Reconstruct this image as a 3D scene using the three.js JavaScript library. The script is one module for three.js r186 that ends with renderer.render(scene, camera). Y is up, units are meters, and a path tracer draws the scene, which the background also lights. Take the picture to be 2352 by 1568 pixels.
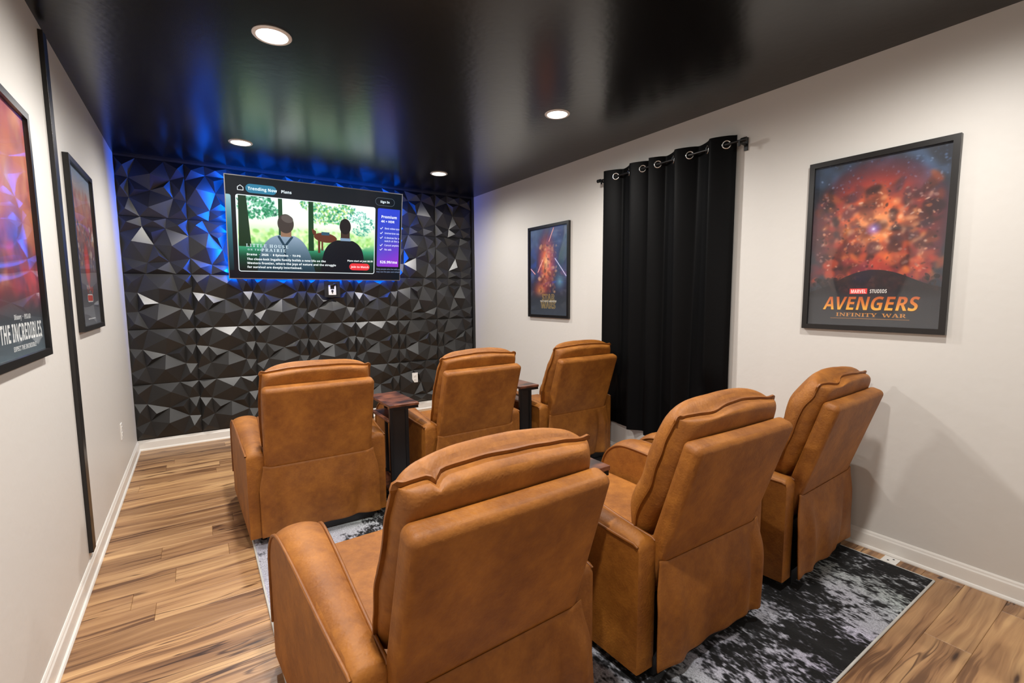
import * as THREE from 'three';
import { RoundedBoxGeometry } from 'three/addons/geometries/RoundedBoxGeometry.js';
import { mergeGeometries, mergeVertices } from 'three/addons/utils/BufferGeometryUtils.js';
import { RectAreaLightUniformsLib } from 'three/addons/lights/RectAreaLightUniformsLib.js';

// ---------------------------------------------------------------- camera, lights, exposure
const scene = new THREE.Scene();
scene.background = new THREE.Color(0x000000);
RectAreaLightUniformsLib.init();

const ROOM_W = 3.507, ROOM_H = 2.62, ROOM_D = 6.3;      // x 0..W, y 0..H, z 0 (screen wall) .. D
const BASE_H = 0.095;

const camera = new THREE.PerspectiveCamera(71.886, 1.5, 0.05, 50);
camera.position.set(0.5138, 1.392, 5.351);
camera.rotation.set(-0.09847, -0.58966, -0.00643, 'YXZ');

const renderer = new THREE.WebGLRenderer({ antialias: true });
renderer.toneMapping = THREE.LinearToneMapping;
renderer.toneMappingExposure = 1.5;
renderer.shadowMap.enabled = true;

const DOWNLIGHT_LEVEL = 7.5;                            // candela straight down, each ceiling downlight
const DOWNLIGHT_CONE = 89.5 * Math.PI / 180;
const DOWNLIGHT_COLOR = new THREE.Color().setRGB(1.0, 0.955, 0.895);
const DOWNLIGHTS = [[0.89, 0.90], [2.64, 0.86], [0.89, 2.765], [2.645, 2.74], [0.89, 4.63], [2.645, 4.63]];
const DOWNLIGHT_SHARE = [0.74, 0.54, 0.98, 0.73, 1.0, 0.6];
const LED_COLOR = new THREE.Color().setRGB(0.0, 0.12, 1.0);
const LED_LEVEL = 190;

// ---------------------------------------------------------------- helpers
let seedState = 12345;
function seed(s) { seedState = (s * 2654435761) >>> 0; }
function rnd() { seedState = (Math.imul(seedState, 1664525) + 1013904223) >>> 0; return seedState / 4294967296; }
const lerp = (a, b, t) => a + (b - a) * t;
const clamp = (x, a = 0, b = 1) => Math.min(b, Math.max(a, x));
const sstep = (a, b, x) => { const t = clamp((x - a) / (b - a)); return t * t * (3 - 2 * t); };
const gauss = (x, s) => Math.exp(-(x * x) / (2 * s * s));

const hashTable = new Float32Array(65536);
seed(7); for (let i = 0; i < 65536; i++) hashTable[i] = rnd();
const hsh = (x, y, s) => hashTable[(Math.imul(x, 374761) + Math.imul(y, 668265) + Math.imul(s, 9176)) & 65535];
// value noise, periodic in px by py cells
function vnoise(x, y, px, py, s) {
  const xi = Math.floor(x), yi = Math.floor(y), fx = x - xi, fy = y - yi;
  const u = fx * fx * (3 - 2 * fx), v = fy * fy * (3 - 2 * fy);
  const x0 = ((xi % px) + px) % px, x1 = (x0 + 1) % px, y0 = ((yi % py) + py) % py, y1 = (y0 + 1) % py;
  const a = hsh(x0, y0, s), b = hsh(x1, y0, s), c = hsh(x0, y1, s), d = hsh(x1, y1, s);
  return a + (b - a) * u + (c - a) * v + (a - b - c + d) * u * v;
}
function fbm(x, y, px, py, s, oct = 4) {
  let r = 0, amp = 0.5, tot = 0;
  for (let o = 0; o < oct; o++) { r += amp * vnoise(x, y, px, py, s + o); tot += amp; amp *= 0.5; x *= 2; y *= 2; px *= 2; py *= 2; }
  return r / tot;
}
function dataTexture(w, h, fn, srgb) {
  const d = new Uint8Array(w * h * 4), o = [0, 0, 0];
  for (let j = 0; j < h; j++) for (let i = 0; i < w; i++) {
    fn((i + 0.5) / w, (j + 0.5) / h, o);
    const k = (j * w + i) * 4;
    d[k] = clamp(o[0]) * 255; d[k + 1] = clamp(o[1]) * 255; d[k + 2] = clamp(o[2]) * 255; d[k + 3] = 255;
  }
  const t = new THREE.DataTexture(d, w, h);
  t.wrapS = t.wrapT = THREE.RepeatWrapping; t.magFilter = THREE.LinearFilter; t.minFilter = THREE.LinearMipmapLinearFilter;
  if (srgb) t.colorSpace = THREE.SRGBColorSpace;
  t.needsUpdate = true;
  return t;
}
function canvasTexture(w, h, draw) {
  const c = document.createElement('canvas'); c.width = w; c.height = h;
  draw(c.getContext('2d'), w, h);
  const t = new THREE.CanvasTexture(c); t.colorSpace = THREE.SRGBColorSpace; t.magFilter = THREE.LinearFilter;
  return t;
}
function soft(g, w, h, px, draw) {                // paint a layer apart, then lay it down slightly blurred
  const c = document.createElement('canvas'); c.width = w; c.height = h; draw(c.getContext('2d')); g.save(); g.filter = `blur(${px}px)`; g.drawImage(c, 0, 0); g.restore();
}
const std = (o) => new THREE.MeshStandardMaterial(o);
const phys = (o) => new THREE.MeshPhysicalMaterial(o);
const lin = (r, g, b) => new THREE.Color().setRGB(r, g, b);

const taken = {};
function numbered(name) {
  if (!(name in taken)) { taken[name] = 0; return name; }
  taken[name] += 1; return `${name}_${String(taken[name]).padStart(3, '0')}`;
}
function mesh(name, geo, mat, parent) {
  const m = new THREE.Mesh(geo, mat); m.name = parent && parent !== scene ? name : numbered(name);
  m.castShadow = m.receiveShadow = true; (parent || scene).add(m); return m;
}
function thing(name, label, category, pos = [0, 0, 0], turn = 0, group) {
  const o = new THREE.Group(); o.name = numbered(name); o.position.set(...pos); o.rotation.y = turn;
  o.userData = { label, category }; if (group) o.userData.group = group; scene.add(o); return o;
}
function structure(o, label, category) { o.userData = { kind: 'structure', label, category }; return o; }
// uv in metres from the dominant axis of each face
function boxUV(geo, scale = 1) {
  const g = geo.index ? geo.toNonIndexed() : geo;
  if (!g.attributes.normal) g.computeVertexNormals();
  const p = g.attributes.position, uv = new Float32Array(p.count * 2), a = new THREE.Vector3(), b = new THREE.Vector3(), c = new THREE.Vector3();
  for (let i = 0; i < p.count; i += 3) {
    a.fromBufferAttribute(p, i); b.fromBufferAttribute(p, i + 1); c.fromBufferAttribute(p, i + 2);
    const n = b.clone().sub(a).cross(c.clone().sub(a)), nx = Math.abs(n.x), ny = Math.abs(n.y), nz = Math.abs(n.z);
    [a, b, c].forEach((q, k) => {
      let u, v;
      if (nx >= ny && nx >= nz) { u = q.z; v = q.y; } else if (ny >= nz) { u = q.x; v = q.z; } else { u = q.x; v = q.y; }
      uv[(i + k) * 2] = u * scale; uv[(i + k) * 2 + 1] = v * scale;
    });
  }
  g.setAttribute('uv', new THREE.BufferAttribute(uv, 2));
  return g;
}
const merge = (list) => mergeGeometries(list.map((g) => { const q = g.index ? g.toNonIndexed() : g; for (const k of Object.keys(q.attributes)) if (!['position', 'normal', 'uv'].includes(k)) q.deleteAttribute(k); return q; }));
function box(x0, x1, y0, y1, z0, z1) { const g = new THREE.BoxGeometry(x1 - x0, y1 - y0, z1 - z0); g.translate((x0 + x1) / 2, (y0 + y1) / 2, (z0 + z1) / 2); return g; }
function rbox(x0, x1, y0, y1, z0, z1, r, seg = 3) { const g = new RoundedBoxGeometry(x1 - x0, y1 - y0, z1 - z0, seg, r); g.translate((x0 + x1) / 2, (y0 + y1) / 2, (z0 + z1) / 2); return g; }
function gridGeo(nu, nv, fn) {
  const pos = [], uv = [], idx = [], o = [0, 0, 0];
  for (let j = 0; j <= nv; j++) for (let i = 0; i <= nu; i++) { fn(i / nu, j / nv, o); pos.push(o[0], o[1], o[2]); uv.push(i / nu, j / nv); }
  for (let j = 0; j < nv; j++) for (let i = 0; i < nu; i++) { const a = j * (nu + 1) + i, b = a + 1, c = a + nu + 1, d = c + 1; idx.push(a, b, d, a, d, c); }
  const g = new THREE.BufferGeometry(); g.setAttribute('position', new THREE.Float32BufferAttribute(pos, 3)); g.setAttribute('uv', new THREE.Float32BufferAttribute(uv, 2)); g.setIndex(idx);
  return g;
}
// turn a closed surface right side out and give it smooth normals
function orient(g, smooth = true) {
  g.deleteAttribute('normal');
  if (smooth) { const uvKeep = g.attributes.uv; g.deleteAttribute('uv'); g = mergeVertices(g, 1e-5); }
  const p = g.attributes.position, ix = g.index ? g.index.array : [...Array(p.count).keys()];
  let vol = 0; const c = new THREE.Vector3(); for (let i = 0; i < p.count; i++) { c.x += p.getX(i); c.y += p.getY(i); c.z += p.getZ(i); } c.multiplyScalar(1 / p.count);
  const A = new THREE.Vector3(), B = new THREE.Vector3(), C = new THREE.Vector3();
  for (let i = 0; i < ix.length; i += 3) { A.fromBufferAttribute(p, ix[i]).sub(c); B.fromBufferAttribute(p, ix[i + 1]).sub(c); C.fromBufferAttribute(p, ix[i + 2]).sub(c); vol += A.dot(B.cross(C)); }
  if (vol < 0) { const f = Array.from(ix); for (let i = 0; i < f.length; i += 3) { const t = f[i]; f[i] = f[i + 1]; f[i + 1] = t; } g.setIndex(f); }
  g.computeVertexNormals(); return g;
}
function sheet(nu, nv, fn, thick) {       // a sheet with real thickness, fn(u, v, out) gives its middle
  const mid = gridGeo(nu, nv, fn); mid.computeVertexNormals();
  const p = mid.attributes.position, n = mid.attributes.normal, N = p.count, pos = [], idx = [];
  for (const s of [0.5, -0.5]) for (let i = 0; i < N; i++) pos.push(p.getX(i) + n.getX(i) * thick * s, p.getY(i) + n.getY(i) * thick * s, p.getZ(i) + n.getZ(i) * thick * s);
  const ix = mid.index.array;
  for (let i = 0; i < ix.length; i += 3) { idx.push(ix[i], ix[i + 1], ix[i + 2]); idx.push(ix[i] + N, ix[i + 2] + N, ix[i + 1] + N); }
  const rim = [];
  for (let i = 0; i < nu; i++) rim.push([i, i + 1]);
  for (let j = 0; j < nv; j++) rim.push([j * (nu + 1) + nu, (j + 1) * (nu + 1) + nu]);
  for (let i = nu; i > 0; i--) rim.push([nv * (nu + 1) + i, nv * (nu + 1) + i - 1]);
  for (let j = nv; j > 0; j--) rim.push([j * (nu + 1), (j - 1) * (nu + 1)]);
  for (const [a, b] of rim) idx.push(b, a, a + N, b, a + N, b + N);
  const g = new THREE.BufferGeometry(); g.setAttribute('position', new THREE.Float32BufferAttribute(pos, 3)); g.setIndex(idx); g.computeVertexNormals(); return g;
}
function tube(pts, r, seg, closed = false, rs = 6) { return new THREE.TubeGeometry(new THREE.CatmullRomCurve3(pts.map((p) => new THREE.Vector3(...p)), closed, 'catmullrom', 0.3), seg, r, rs, closed); }

// ---------------------------------------------------------------- materials
const wallBump = dataTexture(256, 256, (u, v, o) => { o[0] = o[1] = o[2] = fbm(u * 40, v * 40, 40, 40, 3, 3); });
const wallPaint = std({ color: lin(0.66, 0.64, 0.608), roughness: 0.5, bumpMap: wallBump, bumpScale: 0.0006 });
const ceilingPaint = phys({ color: lin(0.005, 0.005, 0.0055), roughness: 0.23, ior: 1.6, bumpMap: wallBump, bumpScale: 0.0003 });
const trimWhite = std({ color: lin(0.8, 0.78, 0.74), roughness: 0.32 });
const blackWood = std({ color: lin(0.009, 0.008, 0.008), roughness: 0.32 });
const blackMetal = std({ color: lin(0.01, 0.01, 0.011), roughness: 0.35, metalness: 0.3 });
const blackPlastic = std({ color: lin(0.012, 0.012, 0.013), roughness: 0.36 });
const whitePlastic = std({ color: lin(0.82, 0.81, 0.78), roughness: 0.35 });
const darkSlot = std({ color: lin(0.01, 0.01, 0.01), roughness: 0.8 });
const chrome = std({ color: lin(0.75, 0.74, 0.72), roughness: 0.18, metalness: 1 });
const silver = std({ color: lin(0.42, 0.42, 0.43), roughness: 0.3, metalness: 0.9 });
const clearPane = phys({ color: 0xffffff, roughness: 0.03, transmission: 1, thickness: 0, ior: 1.49 });

const leatherMap = dataTexture(512, 512, (u, v, o) => {
  const a = fbm(u * 5, v * 5, 5, 5, 11, 5), b = fbm(u * 22, v * 22, 22, 22, 31, 3), c = fbm(u * 90, v * 90, 90, 90, 51, 2);
  const t = clamp(0.52 + (a - 0.5) * 1.15 + (b - 0.5) * 0.6 + (c - 0.5) * 0.25);
  o[0] = lerp(0.49, 0.66, t); o[1] = lerp(0.28, 0.415, t); o[2] = lerp(0.06, 0.135, t);
}, true);
const leatherBump = dataTexture(512, 512, (u, v, o) => { o[0] = o[1] = o[2] = 0.6 * fbm(u * 120, v * 120, 120, 120, 5, 2) + 0.4 * fbm(u * 18, v * 18, 18, 18, 9, 3); });
const leather = phys({ map: leatherMap, roughness: 0.6, bumpMap: leatherBump, bumpScale: 0.0012 });
const leatherPiping = phys({ map: leatherMap, color: lin(0.8, 0.76, 0.72), roughness: 0.5 });

// ---------------------------------------------------------------- the room shell
structure(mesh('wall_left', boxUV(box(-0.12, 0, 0, ROOM_H, -0.12, ROOM_D + 0.12), 1), wallPaint), 'off-white painted left wall', 'wall');
structure(mesh('wall_right', boxUV(box(ROOM_W, ROOM_W + 0.12, 0, ROOM_H, -0.12, ROOM_D + 0.12), 1), wallPaint), 'off-white painted right wall behind the curtain', 'wall');
structure(mesh('wall_rear', boxUV(box(0, ROOM_W, 0, ROOM_H, ROOM_D, ROOM_D + 0.12), 1), wallPaint), 'off-white painted wall behind the viewer', 'wall');
structure(mesh('ceiling', boxUV(box(-0.12, ROOM_W + 0.12, ROOM_H, ROOM_H + 0.12, -0.12, ROOM_D + 0.12), 1), ceilingPaint), 'glossy black painted ceiling', 'ceiling');

// screen wall with faceted black panels, each panel a part
const backWall = structure(new THREE.Group(), 'screen wall clad in faceted black panels', 'wall');
backWall.name = numbered('wall_back'); scene.add(backWall);
mesh('wall_core', box(0, ROOM_W, 0, ROOM_H, -0.12, 0), std({ color: lin(0.012, 0.012, 0.012), roughness: 0.6 }), backWall);
function panelGeo(variant) {
  const N = { T0: [0, 0], T1: [.29, 0], T2: [.70, 0], T3: [1, 0], L1: [0, .33], L2: [0, .77], R1: [1, .31], R2: [1, .68], B0: [0, 1], B1: [.29, 1], B2: [.70, 1], B3: [1, 1],
    N1: [.19, .36], N2: [.52, .47], N3: [.83, .32], N4: [.22, .68], N6: [.82, .66] };
  const cells = [['T0 T1 N1 L1', .08, .15], ['T1 T2 N3 N2 N1', .56, .16], ['T2 T3 R1 N3', .89, .11], ['L1 N1 N4 L2', .08, .50], ['N1 N2 N4', .32, .54],
    ['N2 N3 N6', .73, .45], ['N3 R1 R2 N6', .93, .49], ['L2 N4 B1 B0', .10, .88], ['N4 N2 N6 B2 B1', .50, .74], ['N6 R2 B3 B2', .88, .85]];
  const S = 0.4955, Hh = [0.042, 0.050, 0.038, 0.040, 0.036, 0.040, 0.036, 0.042, 0.052, 0.040], low = 0.009;
  const tr = ([u, v]) => { for (let k = 0; k < variant; k++) [u, v] = [1 - v, u]; return [(u - 0.5) * S, (0.5 - v) * S]; };
  const pos = [];
  const tri = (a, b, c) => { const cr = (b[0] - a[0]) * (c[1] - a[1]) - (b[1] - a[1]) * (c[0] - a[0]); pos.push(...a, ...(cr > 0 ? [...b, ...c] : [...c, ...b])); };
  cells.forEach(([names, au, av], ci) => {
    const ring = names.split(' ').map((n) => [...tr(N[n]), low]), apex = [...tr([au, av]), low + Hh[ci]];
    ring.forEach((p, i) => tri(p, ring[(i + 1) % ring.length], apex));
  });
  // rim down to the wall
  const e = S / 2, q = [[-e, -e], [e, -e], [e, e], [-e, e]];
  q.forEach((p, i) => { const n = q[(i + 1) % 4]; pos.push(...p, 0, ...n, 0, ...n, low, ...p, 0, ...n, low, ...p, low); });
  const g = new THREE.BufferGeometry(); g.setAttribute('position', new THREE.Float32BufferAttribute(pos, 3)); g.computeVertexNormals(); return g;
}
const panelGeos = [0, 1, 2, 3].map(panelGeo);
const panelPlastic = std({ color: lin(0.017, 0.0166, 0.0162), roughness: 0.35 });
const PV = [[2, 3, 0, 0, 0, 1, 3], [3, 1, 0, 0, 0, 2, 1], [2, 0, 0, 0, 0, 1, 3], [0, 0, 0, 0, 0, 2, 2], [0, 0, 0, 0, 0, 1, 2]];
for (let r = 0; r < 5; r++) for (let c = 0; c < 7; c++) {
  const m = mesh('wall_panel', panelGeos[PV[4 - r][c]], panelPlastic, backWall);
  m.position.set(0.248 + c * 0.4967, 0.105 + 0.2495 + r * 0.499, 0.0);
}
mesh('edge_strip', box(3.476, ROOM_W, 0.1, ROOM_H, 0, 0.03), panelPlastic, backWall);
mesh('edge_strip', box(0, 3.476, 2.601, ROOM_H, 0, 0.012), panelPlastic, backWall);

// floor of wooden planks laid across the room, each plank a part
const woodMap = dataTexture(2048, 1024, (u, v, o) => {                       // 2.44 m along the grain by 1.22 m
  const warp = (fbm(u * 6, v * 12, 6, 12, 201, 3) - 0.5) * 0.055;
  const w = v + warp;
  const broad = fbm(u * 3, w * 26, 3, 26, 210, 3);
  const mid = fbm(u * 5, w * 90, 5, 90, 220, 3);
  const fine = fbm(u * 24, w * 340, 24, 340, 230, 2);
  const streak = Math.pow(1 - Math.abs(2 * fbm(u * 4, w * 34, 4, 34, 240, 3) - 1), 7);
  let t = clamp(0.5 + (broad - 0.5) * 1.9 + (mid - 0.5) * 0.75 + (fine - 0.5) * 0.35);
  let dark = sstep(0.55, 0.95, streak) * sstep(0.42, 0.7, fbm(u * 5, v * 14, 5, 14, 250, 2)) * 0.75;
  // knots
  const kx = Math.floor(u * 9), ky = Math.floor(v * 16);
  for (let a = -1; a <= 1; a++) for (let b = -1; b <= 1; b++) {
    const cx = ((kx + a) % 9 + 9) % 9, cy = ((ky + b) % 16 + 16) % 16; if (hsh(cx, cy, 77) > 0.06) continue;
    const px = (kx + a + 0.2 + 0.6 * hsh(cx, cy, 78)) / 9, py = (ky + b + 0.2 + 0.6 * hsh(cx, cy, 79)) / 16;
    const dx = (u - px) * 2.44, dy = (v - py) * 1.22 + warp * 0.3, d = Math.hypot(dx * 0.16, dy) * (0.8 + 0.6 * fine);
    dark = Math.max(dark, 0.9 * gauss(d, 0.0045) + 0.3 * gauss(d, 0.014));
  }
  const heart = sstep(0.60, 0.66, fbm(u * 2 + 0.3, w * 11, 2, 11, 260, 3)) * (0.55 + 0.45 * mid);
  t *= 1 - 0.75 * heart;
  const L = [0.90, 0.735, 0.535], M = [0.665, 0.495, 0.345], D = [0.30, 0.19, 0.12];
  for (let k = 0; k < 3; k++) { const c = lerp(M[k], L[k], t); o[k] = lerp(c, D[k], clamp(dark + sstep(0.28, 0.05, t) * 0.4)); }
}, true);
const woodBump = dataTexture(512, 512, (u, v, o) => { o[0] = o[1] = o[2] = fbm(u * 8, v * 160, 8, 160, 301, 3); });
const plankMats = [[0.95, 0.95, 0.95], [0.84, 0.81, 0.79], [0.72, 0.675, 0.65], [1.02, 1.01, 0.98], [0.62, 0.57, 0.54]].map(([r, g, b]) => std({ color: lin(r * 0.82, g * 0.80, b * 0.775), map: woodMap, roughness: 0.36, bumpMap: woodBump, bumpScale: 0.0004 }));
const floor = structure(new THREE.Group(), 'wood plank floor in mixed honey and brown tones', 'floor'); floor.name = numbered('floor'); scene.add(floor);
mesh('subfloor', box(-0.12, ROOM_W + 0.12, -0.14, -0.012, -0.12, ROOM_D + 0.12), std({ color: lin(0.05, 0.035, 0.025), roughness: 0.9 }), floor);
function plankGeo(len, wid, u0, v0) {
  const c = 0.0014, h = 0.012, x = len / 2 - 0.0003, z = wid / 2 - 0.0003, pos = [], uv = [];
  const P = (a, y, b) => [a, y, b];
  const quad = (p) => { for (const k of [0, 1, 2, 0, 2, 3]) { pos.push(...p[k]); uv.push(u0 + (p[k][0] + x) / 2.44, v0 + (p[k][2] + z) / 1.22); } };
  const t = [P(-x + c, 0, z - c), P(x - c, 0, z - c), P(x - c, 0, -z + c), P(-x + c, 0, -z + c)], m = [P(-x, -c, z), P(x, -c, z), P(x, -c, -z), P(-x, -c, -z)], b = m.map((q) => [q[0], -h, q[2]]);
  quad(t); for (let i = 0; i < 4; i++) { const n = (i + 1) % 4; quad([m[i], m[n], t[n], t[i]]); quad([b[i], b[n], m[n], m[i]]); }
  const g = new THREE.BufferGeometry(); g.setAttribute('position', new THREE.Float32BufferAttribute(pos, 3)); g.setAttribute('uv', new THREE.Float32BufferAttribute(uv, 2)); g.computeVertexNormals(); return g;
}
seed(91);
for (let r = 0, z = 0; z < ROOM_D; r++, z += 0.145) {
  let x = -0.2 - rnd() * 0.9;
  while (x < ROOM_W) {
    let len = 0.75 + rnd() * 0.55, a = Math.max(0, x), b = Math.min(ROOM_W, x + len); x += len;
    if (b - a < 0.02) continue;
    const mw = Math.min(0.145, ROOM_D - z); if (mw < 0.02) continue;
    const m = mesh('plank', plankGeo(b - a, mw, rnd(), rnd()), plankMats[Math.floor(rnd() * 5)], floor);
    m.position.set((a + b) / 2, 0, z + mw / 2);
  }
}

// baseboards: moulded profile plus shoe moulding
function baseboardGeo(len) {                     // runs along +x from 0..len, face towards +z
  const s = new THREE.Shape();
  [[0, 0], [0.022, 0], [0.0225, 0.006], [0.019, 0.014], [0.013, 0.018], [0.012, 0.066], [0.0115, 0.074], [0.008, 0.081], [0.0065, 0.088], [0.003, BASE_H], [0, BASE_H]].forEach(([x, y], i) => (i ? s.lineTo(x, y) : s.moveTo(x, y)));
  const g = new THREE.ExtrudeGeometry(s, { depth: len, bevelEnabled: false }); g.rotateY(-Math.PI / 2); g.scale(-1, 1, 1);
  return orient(g, false);
}
function baseboard(side, len, pos, turn, label) { const m = mesh('baseboard_' + side, baseboardGeo(len), trimWhite); m.position.set(...pos); m.rotation.y = turn; structure(m, label, 'baseboard'); }
baseboard('back', ROOM_W, [0, 0, 0], 0, 'white baseboard under the black panel wall');
baseboard('left', ROOM_D, [0, 0, ROOM_D], Math.PI / 2, 'white baseboard along the left wall');
baseboard('right', ROOM_D, [ROOM_W, 0, 0], -Math.PI / 2, 'white baseboard along the right wall');
structure(mesh('trim_1', rbox(0, 0.018, 0.13, 2.585, 2.265, 2.335, 0.002, 2), blackWood), 'tall black board fixed upright on the left wall between two posters', 'trim');

// ---------------------------------------------------------------- downlights
const lensMat = std({ color: lin(0.9, 0.9, 0.9), roughness: 0.4, emissive: lin(1, 0.96, 0.9), emissiveIntensity: 6 });
const trimRing = std({ color: lin(0.85, 0.84, 0.82), roughness: 0.4 });
const dlWhere = ['nearest the upper left corner of the screen', 'above the right end of the panel wall', 'largest in view, nearest the left poster wall', 'between the curtain and the screen', 'behind the viewer on the left', 'behind the viewer on the right'];
DOWNLIGHTS.forEach(([x, z], i) => {
  const t = thing('downlight', `round white recessed ceiling light ${dlWhere[i]}`, 'downlight', [x, ROOM_H, z], 0, 'recessed ceiling lights');
  const prof = [[0.068, 0.004], [0.068, -0.004], [0.071, -0.007], [0.082, -0.006], [0.086, -0.002], [0.086, 0.0]].map((p) => new THREE.Vector2(...p));
  mesh('trim_ring', new THREE.LatheGeometry(prof, 40), trimRing, t);
  const lens = new THREE.CylinderGeometry(0.069, 0.069, 0.003, 40); lens.translate(0, -0.0025, 0);
  mesh('light_lens', lens, lensMat, t);
  const l = new THREE.SpotLight(DOWNLIGHT_COLOR, DOWNLIGHT_LEVEL * DOWNLIGHT_SHARE[i], 0, DOWNLIGHT_CONE, 0.75, 2); l.name = 'downlight_light'; l.position.set(0, -0.06, 0); l.target.position.set(0, -1, 0); l.castShadow = true; l.shadow.radius = 2.6; t.add(l, l.target);
});

// ---------------------------------------------------------------- television
const TV = { x0: 0.792, x1: 2.479, y0: 1.563, z0: 0.105, y1: 2.503, z1: 0.27 };
const tvW = TV.x1 - TV.x0, tvH = Math.hypot(TV.y1 - TV.y0, TV.z1 - TV.z0), tvTilt = Math.atan2(TV.z1 - TV.z0, TV.y1 - TV.y0);
const screenMap = canvasTexture(1920, 1080, (g, w, h) => {
  g.fillStyle = '#07121c'; g.fillRect(0, 0, w, h);
  const rr = (x, y, a, b, r) => { g.beginPath(); g.roundRect(x, y, a, b, r); };
  // left sliver of the previous card
  rr(-60, 195, 106, 800, 18); let gr = g.createLinearGradient(0, 195, 0, 995); gr.addColorStop(0, '#8fb9c4'); gr.addColorStop(0.4, '#2f6a78'); gr.addColorStop(1, '#06222a'); g.fillStyle = gr; g.fill();
  // picture card
  const X = 92, Y = 190, Wd = 1490, Hd = 812;
  g.save(); rr(X, Y, Wd, Hd, 22); g.clip();
  gr = g.createLinearGradient(0, Y, 0, Y + Hd); gr.addColorStop(0, '#eafcff'); gr.addColorStop(0.35, '#e6f6dc'); gr.addColorStop(0.56, '#a5d68a'); gr.addColorStop(0.68, '#2f8a67'); gr.addColorStop(1, '#041f1c'); g.fillStyle = gr; g.fillRect(X, Y, Wd, Hd);
  seed(5);
  const leaf = (k, cx, cy, sx, sy, n, cols, r0, r1) => { for (let i = 0; i < n; i++) { const a = rnd() * 6.28, d = Math.sqrt(rnd()); k.fillStyle = cols[Math.floor(rnd() * cols.length)]; k.globalAlpha = 0.35 + rnd() * 0.5; k.beginPath(); k.ellipse(cx + Math.cos(a) * d * sx, cy + Math.sin(a) * d * sy, r0 + rnd() * r1, (r0 + rnd() * r1) * 0.6, rnd() * 3, 0, 6.28); k.fill(); } k.globalAlpha = 1; };
  soft(g, w, h, 6, (k) => leaf(k, X + 750, Y + 430, 760, 110, 500, ['#b8e08a', '#e6f7c0', '#7fc45e', '#d7efb0'], 10, 26));
  soft(g, w, h, 3, (k) => {
    for (const [cx, cy, sx, sy] of [[60, 60, 150, 90], [250, 50, 120, 60], [330, 150, 90, 60], [190, 190, 120, 50]]) leaf(k, X + cx, Y + cy, sx, sy, 130, ['#0f6b43', '#1d8a55', '#0a4d3c', '#4fb07e'], 5, 14);
    for (const [cx, cy, sx, sy] of [[760, 40, 130, 70], [930, 90, 140, 60], [860, 190, 120, 60], [1040, 170, 120, 70], [1120, 60, 130, 60]]) leaf(k, X + cx, Y + cy, sx, sy, 130, ['#1f8a5a', '#49a95a', '#9fcf6a', '#0f6b5a', '#c9d97f'], 5, 14);
    for (const [cx, cy, sx, sy] of [[1270, 130, 120, 80], [1400, 220, 90, 90], [1330, 300, 110, 60]]) leaf(k, X + cx, Y + cy, sx, sy, 110, ['#1a7a6a', '#3d9a88', '#8fd0b8'], 4, 11);
  });
  g.fillStyle = '#10301f'; g.beginPath(); g.moveTo(X + 20, Y); g.lineTo(X + 95, Y); g.lineTo(X + 130, Y + 540); g.lineTo(X + 10, Y + 540); g.fill();
  g.fillStyle = '#14432a'; g.fillRect(X + 405, Y, 42, 460);
  g.fillStyle = '#0d3a20'; g.beginPath(); g.moveTo(X + 720, Y); g.lineTo(X + 772, Y); g.lineTo(X + 775, Y + 560); g.lineTo(X + 715, Y + 560); g.fill();
  gr = g.createLinearGradient(0, Y + 560, 0, Y + Hd); gr.addColorStop(0, 'rgba(20,90,60,0)'); gr.addColorStop(0.35, 'rgba(8,60,46,0.9)'); gr.addColorStop(1, 'rgba(2,20,24,1)'); g.fillStyle = gr; g.fillRect(X, Y + 540, Wd, Hd - 540);
  // a brown horse far off
  g.fillStyle = '#5a2f22'; g.beginPath(); g.ellipse(X + 905, Y + 400, 130, 55, 0.1, 0, 6.28); g.fill();
  g.beginPath(); g.moveTo(X + 800, Y + 330); g.lineTo(X + 752, Y + 300); g.lineTo(X + 760, Y + 350); g.lineTo(X + 800, Y + 420); g.fill();
  g.fillRect(X + 820, Y + 430, 26, 150); g.fillRect(X + 858, Y + 430, 20, 120); g.fillRect(X + 985, Y + 420, 22, 150);
  g.fillStyle = '#2a4d63'; g.fillRect(X + 860, Y + 335, 90, 36);
  // two people seen from behind
  gr = g.createLinearGradient(0, Y + 380, 0, Y + 800); gr.addColorStop(0, '#8fa3b8'); gr.addColorStop(1, '#163442'); g.fillStyle = gr;
  g.beginPath(); g.moveTo(X + 180, Y + Hd); g.bezierCurveTo(X + 200, Y + 560, X + 260, Y + 440, X + 400, Y + 400); g.lineTo(X + 560, Y + 400); g.bezierCurveTo(X + 680, Y + 440, X + 730, Y + 560, X + 790, Y + Hd); g.fill();
  g.strokeStyle = '#1a3a4c'; g.lineWidth = 24; g.beginPath(); g.moveTo(X + 400, Y + 410); g.lineTo(X + 462, Y + 520); g.lineTo(X + 470, Y + Hd); g.moveTo(X + 545, Y + 410); g.lineTo(X + 466, Y + 520); g.stroke();
  g.fillStyle = '#8a6a55'; g.fillRect(X + 425, Y + 330, 110, 85);
  g.fillStyle = '#3c3533'; g.beginPath(); g.ellipse(X + 478, Y + 270, 84, 105, 0, 0, 6.28); g.fill(); g.fillStyle = '#57504d'; g.beginPath(); g.ellipse(X + 495, Y + 215, 62, 42, 0.3, 0, 6.28); g.fill();
  g.fillStyle = '#04121d'; g.beginPath(); g.moveTo(X + 850, Y + Hd); g.bezierCurveTo(X + 870, Y + 560, X + 900, Y + 470, X + 1040, Y + 420); g.lineTo(X + 1220, Y + 420); g.bezierCurveTo(X + 1340, Y + 470, X + 1370, Y + 560, X + 1360, Y + Hd); g.fill();
  g.fillStyle = '#7a93ad'; g.fillRect(X + 1075, Y + 385, 120, 40);
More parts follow.
